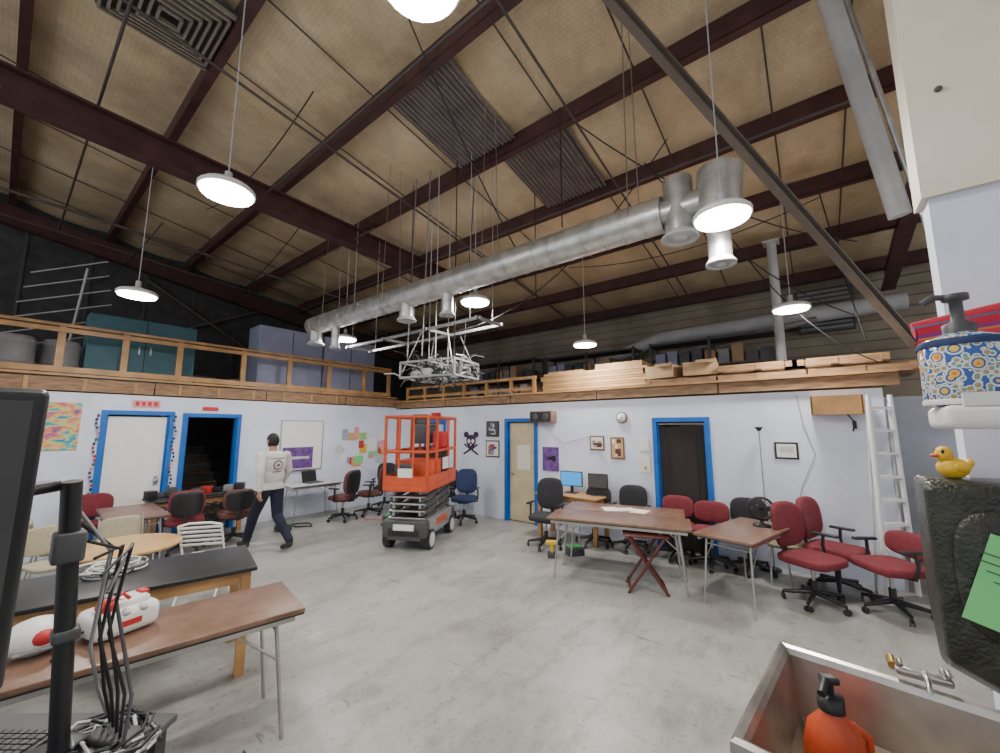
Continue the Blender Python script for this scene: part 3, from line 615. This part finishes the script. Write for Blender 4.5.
b=B('soap_jug'); b.lathe([(0,0),(.075,0),(.085,.02),(.085,.13),(.07,.19),(.035,.225),(.03,.25),(0,.25)],orange,sc=(1,.75,1)); b.lathe([(.036,.235),(.036,.275),(0,.28)],black); b.tube([(0,0,.27),(0,0,.31),(-.02,-.02,.325),(-.05,-.06,.305)],.012,black,8); b.box((0,0,.32),(.05,.035,.02),black,bev=.006)
b.tube([(.05,0,.2),(.095,0,.17),(.095,0,.08),(.07,0,.05)],.012,orange,8); b.box((0,-.066,.1),(.09,.004,.1),M('jug_label',(.85,.25,.05),.5,var=.4,scale=30)); o=b.done((-.030,1.76,.755),R(25)); o.scale=(1.0,1.0,1.05)
smoke=M('smoke_plastic',(.030,.034,.026),.35,var=.6,scale=14,bump=.3)
b=B('paper_towel_dispenser')
bm=bmesh.new(); prof=[(1.93,1.70),(1.96,1.73),(2.14,1.73),(2.14,1.30),(2.05,1.12),(1.93,1.18)]
x0,x1=.270,.66; n=len(prof)
vs=[bm.verts.new((x0,y,z)) for y,z in prof]+[bm.verts.new((x1,y,z-(.18 if z<1.35 else 0))) for y,z in prof]
bm.faces.new(vs[:n]); bm.faces.new(vs[n:][::-1])
for k in range(n): bm.faces.new((vs[k],vs[(k+1)%n],vs[n+(k+1)%n],vs[n+k]))
bmesh.ops.recalc_face_normals(bm,faces=bm.faces[:])
bmesh.ops.bevel(bm,geom=bm.edges[:],offset=.02,segments=3,affect='EDGES',profile=.5); bm.verts.index_update()
b.add([v.co.copy() for v in bm.verts],[[v.index for v in f.verts] for f in bm.faces],smoke,True); bm.free()
b.ell((.47,1.93,1.45),(.16,.03,.2),smoke,e=.6,seg=24); b.box((.45,1.915,1.665),(.04,.012,.02),dkgrey,bev=.004); b.done()
b=B('green_notice'); b.box((0,0,0),(.17,.003,.27),greenp,rot=(0,R(18),0))
for k in range(7): b.box((0.012*(3-k)*-1,-.003,.09-.03*k),(.10,.001,.003),dkgrey,rot=(0,R(18),0))
b.done((.43,1.89,1.43))
b=B('rubber_duck'); b.ell((0,0,.035),(.055,.04,.036),yellow,seg=20); b.ell((-.025,0,.08),(.03,.028,.028),yellow,seg=18); b.ell((-.058,0,.076),(.016,.016,.006),orange); b.ell((.055,0,.05),(.02,.02,.014),yellow,rot=(0,-.6,0))
for s in(-1,1): b.ell((-.042,s*.02,.09),(.006,.005,.008),black,seg=8); b.ell((.01,s*.036,.04),(.03,.01,.018),yellow,seg=12)
o=b.done((.36,2.04,1.73),R(25)); o.scale=(.80,.80,1.0)
b=B('wall_shelf'); b.box((.6,1.45,1.925),(.72,.2,.055),whitep,bev=.015); b.box((.9,1.8,1.90),(.05,.7,.04),steel); b.box((.42,1.36,1.965),(.3,.015,.03),whitep); b.done()
pat=bpy.data.materials.new('talavera_pattern'); pat.use_nodes=True; nt=pat.node_tree; bs=nt.nodes['Principled BSDF']; bs.inputs['Roughness'].default_value=.15
def vor(scale,stops):
    vo=nt.nodes.new('ShaderNodeTexVoronoi'); vo.inputs['Scale'].default_value=scale; nt.links.new(tc.outputs['Object'],vo.inputs['Vector'])
    r=nt.nodes.new('ShaderNodeValToRGB'); r.color_ramp.interpolation='CONSTANT'; e=r.color_ramp.elements; e[0].position=0; e[0].color=stops[0][1]; e[1].position=stops[1][0]; e[1].color=stops[1][1]
    for p_,c_ in stops[2:]: q=e.new(p_); q.color=c_
    nt.links.new(vo.outputs['Distance'],r.inputs[0]); return r,vo
tc=nt.nodes.new('ShaderNodeTexCoord')
W_=(.70,.70,.64,1);Bl=(.03,.10,.38,1)
ra,va=vor(26,[(0,(.8,.2,.03,1)),(.14,(.85,.5,.05,1)),(.24,Bl),(.32,W_),(.40,(.10,.42,.55,1)),(.5,W_),(.62,Bl)])
rb,vb=vor(75,[(0,(.75,.25,.03,1)),(.25,(.05,.35,.3,1)),(.38,W_),(.6,Bl)])
mx=nt.nodes.new('ShaderNodeMix'); mx.data_type='RGBA'; gt=nt.nodes.new('ShaderNodeMath'); gt.operation='GREATER_THAN'; gt.inputs[1].default_value=.42
nt.links.new(va.outputs['Distance'],gt.inputs[0]); nt.links.new(gt.outputs[0],mx.inputs[0]); nt.links.new(ra.outputs[0],mx.inputs[6]); nt.links.new(rb.outputs[0],mx.inputs[7]); nt.links.new(mx.outputs[2],bs.inputs['Base Color'])
b=B('soap_dispenser'); b.lathe([(0,0),(.070,0),(.077,.01),(.077,.145),(.070,.162),(.045,.172),(.03,.178),(0,.178)],pat,seg=36); b.lathe([(.078,.002),(.081,.008),(.078,.016)],whitep); b.lathe([(.079,.142),(.081,.148),(.074,.160)],bluef); b.lathe([(.028,.17),(.03,.20),(.012,.21),(.012,.258),(.024,.262),(.024,.276),(0,.28)],dkgrey); b.tube([(0,0,.270),(-.04,-.01,.274),(-.06,-.012,.26)],.008,dkgrey,8); b.done((.30,1.45,1.953))
tw=bpy.data.materials.new('striped_cloth'); tw.use_nodes=True; nt=tw.node_tree; bs=nt.nodes['Principled BSDF']; bs.inputs['Roughness'].default_value=.9
tc=nt.nodes.new('ShaderNodeTexCoord'); sx=nt.nodes.new('ShaderNodeSeparateXYZ'); nt.links.new(tc.outputs['Object'],sx.inputs[0]); mu=nt.nodes.new('ShaderNodeMath'); mu.operation='FRACT'; m2=nt.nodes.new('ShaderNodeMath'); m2.operation='MULTIPLY'; m2.inputs[1].default_value=7.3
m3=nt.nodes.new('ShaderNodeMath'); m3.operation='MULTIPLY_ADD'; m3.inputs[1].default_value=-.12; nt.links.new(sx.outputs[0],m3.inputs[0]); nt.links.new(sx.outputs[2],m3.inputs[2])
nt.links.new(m3.outputs[0],m2.inputs[0]); nt.links.new(m2.outputs[0],mu.inputs[0]); r1=nt.nodes.new('ShaderNodeValToRGB'); r1.color_ramp.interpolation='CONSTANT'; els=r1.color_ramp.elements; els[0].color=(.38,.02,.04,1); els[1].position=.35; els[1].color=(.55,.04,.08,1)
for p_,c_ in((.55,(.60,.18,.03,1)),(.60,(.22,.03,.2,1)),(.68,(.5,.02,.05,1)),(.84,(.05,.16,.28,1)),(.88,(.45,.02,.05,1))): e=els.new(p_); e.color=c_
nt.links.new(mu.outputs[0],r1.inputs[0]); nt.links.new(r1.outputs[0],bs.inputs['Base Color'])
b=B('striped_towel'); V=[];F=[];nx=40;nz=10
for i in range(nx+1):
    x=.270+.75*i/nx
    for j in range(nz+1):
        z=2.20-(.20+.05*i/nx)*j/nz+.13*(i/nx); V.append((x,1.72+.015*math.sin(i*.9)*(j/nz),z))
for i in range(nx):
    for j in range(nz): a=i*(nz+1)+j; F.append((a,a+1,a+nz+2,a+nz+1))
b.add(V,F,tw,True); V2=[(x,y+.05,z) for x,y,z in V]; b.add(V2,F,tw,True)
b.tube([(.265,1.745,2.20),(1.03,1.745,2.33)],.026,tw,8); b.done()
b=B('scrub_brush'); b.tube([(0,0,0),(0,0,.2)],.014,M('brush_handle',(.35,.10,.03),.5),8); b.box((0,0,-.05),(.05,.04,.12),black,bev=.01); b.tube([(0,0,.2),(.02,.0,.24)],.006,steel,6); b.done((.47,1.53,1.66))
# ---------- person
shirt=M('sweatshirt',(.58,.56,.54),.9,var=.1,scale=10,bump=.3); pants=M('navy_pants',(.012,.016,.035),.9,var=.3); skin=M('skin',(.38,.20,.13),.55,var=.05); hair=M('hair',(.012,.01,.01),.7); shoe=M('shoe',(.03,.03,.03),.6); printm=M('shirt_print',(.16,.10,.12),.9)
def cap(b,p0,p1,r0,r1,m=skin):
    p0=Vector(p0);p1=Vector(p1); b.tube([p0,p1],[r0,r1],m,14); b.ell(p0,(r0,)*3,m,seg=14); b.ell(p1,(r1,)*3,m,seg=14)
b=B('man_walking')
b.ell((0,0,.96),(.175,.125,.14),skin,seg=24); b.ell((0,.0,1.1),(.185,.135,.2),skin,seg=24); b.ell((0,-.005,1.28),(.20,.135,.2),skin,seg=24); b.ell((0,-.01,1.38),(.205,.105,.11),skin,seg=24)
b.lathe([(.0,.90),(.178,.90),(.182,.93),(.17,.98),(0,1.0)],skin,sc=(1,.74,1))
cap(b,(0,-.01,1.42),(0,.02,1.53),.062,.054)
b.ell((0,.04,1.645),(.076,.096,.115),skin,seg=24); b.ell((0,.075,1.585),(.052,.055,.055),skin); b.ell((0,.138,1.63),(.013,.02,.022),skin); b.ell((0,.128,1.585),(.028,.012,.011),skin)
for s in(-1,1): b.ell((s*.078,.03,1.635),(.01,.02,.032),skin)
LJ=[((-.09,0,.92),(-.10,.22,.50),(-.10,.36,.10)),((.09,0,.92),(.10,-.04,.49),(.10,-.36,.16))]
for H,K,A in LJ: cap(b,H,K,.104,.074); cap(b,K,A,.076,.056)
cap(b,(-.10,.35,.06),(-.10,.36,.06),.045,.045); cap(b,(-.10,.34,.045),(-.105,.52,.04),.042,.036)
cap(b,(.10,-.38,.11),(.10,-.34,.08),.045,.045); cap(b,(.10,-.37,.09),(.105,-.21,.038),.042,.035)
AJ=[((-.2,-.01,1.41),(-.265,-.13,1.17),(-.275,-.16,.92),-1),((.2,-.01,1.41),(.27,-.0,1.16),(.27,.14,.96),1)]
hands=[]
for S,E,Wr,sd in AJ:
    cap(b,S,E,.070,.055); cap(b,E,Wr,.055,.038)
    S,E,Wr=map(Vector,(S,E,Wr)); d=(Wr-E).normalized(); side=Vector((0,1,0)); side=(side-d*side.dot(d)).normalized(); inn=Vector((-sd,0,0)); inn=(inn-d*inn.dot(d)).normalized()
    cap(b,Wr,Wr+d*.03,.026,.026); pc=Wr+d*.075
    for q in(-.5,.5): cap(b,Wr+d*.03+side*.012*q,pc+side*.036*q+d*.01,.018,.016)
    for i,L in enumerate((.068,.078,.072,.056)):
        o=pc+side*(.03-.02*i)+d*.015; m1=o+d*L*.5+inn*.006; m3=m1+d*L*.38+inn*.022
        cap(b,o,m1,.0095,.009); cap(b,m1,m3,.009,.008)
    t0=Wr+d*.04+side*.02; t1=t0+side*.032+d*.03; cap(b,t0,t1,.012,.0105); cap(b,t1,t1+d*.035+inn*.01,.0105,.009)
    hands.append((Wr+d*.01,pc+d*.05))
o=b.done()
md=o.modifiers.new('r','REMESH'); md.mode='VOXEL'; md.voxel_size=.0075; md.use_smooth_shade=True
ms=o.modifiers.new('s','SMOOTH'); ms.factor=.5; ms.iterations=3
dg=bpy.context.evaluated_depsgraph_get(); me=bpy.data.meshes.new_from_object(o.evaluated_get(dg)); o.modifiers.clear(); o.data=me; me.materials.clear()
for m in(shirt,pants,skin,hair,shoe,printm,black): me.materials.append(m)
def inhand(p):
    for a,c_ in hands:
        ab=c_-a; L=ab.length; t=(p-a).dot(ab)/L
        if t>0.0 and t<.2 and (p-a-ab/L*t).length<.085: return True
    return False
for f in me.polygons:
    p=f.center; f.use_smooth=True
    if inhand(p): i=2
    elif p.z>1.485:
        i=3 if (p.z>1.70 or (p.y<.045 and p.z>1.57) or (p.y<.085 and p.z>1.66)) and not(abs(p.x)>.079 and p.z<1.67) else 2
    elif p.z<.085 or (p.z<.13 and p.y<-.2): i=4
    elif p.z<.905 and abs(p.x)<.225: i=1
    else:
        i=0
        if p.y<-.06 and abs(p.x)<.17:
            d=math.hypot(p.x,p.z-1.27)
            if .055<d<.075 or d<.025 or (abs(p.z-1.17)<.008 and abs(p.x)<.07) or (abs(p.x)<.1 and abs(p.z-1.37)<.008): i=5
    f.material_index=i
vs=set(v for f in me.polygons if f.material_index==3 for v in f.vertices)
for k in vs:
    v=me.vertices[k]; c0=Vector((0,.04,1.645)); v.co+= (v.co-c0).normalized()*.008
o.location=(-6.95,2.85,0); o.rotation_euler=(0,0,R(101)); o.scale=(1.06,1.06,1.03)
b=B('eyes')
for s in(-1,1): b.ell((s*.03,.128,1.65),(.012,.006,.008),black,seg=10); b.box((s*.03,.132,1.668),(.03,.006,.005),hair)
b.box((0,.139,1.587),(.035,.004,.005),red); b.done(parent=o)
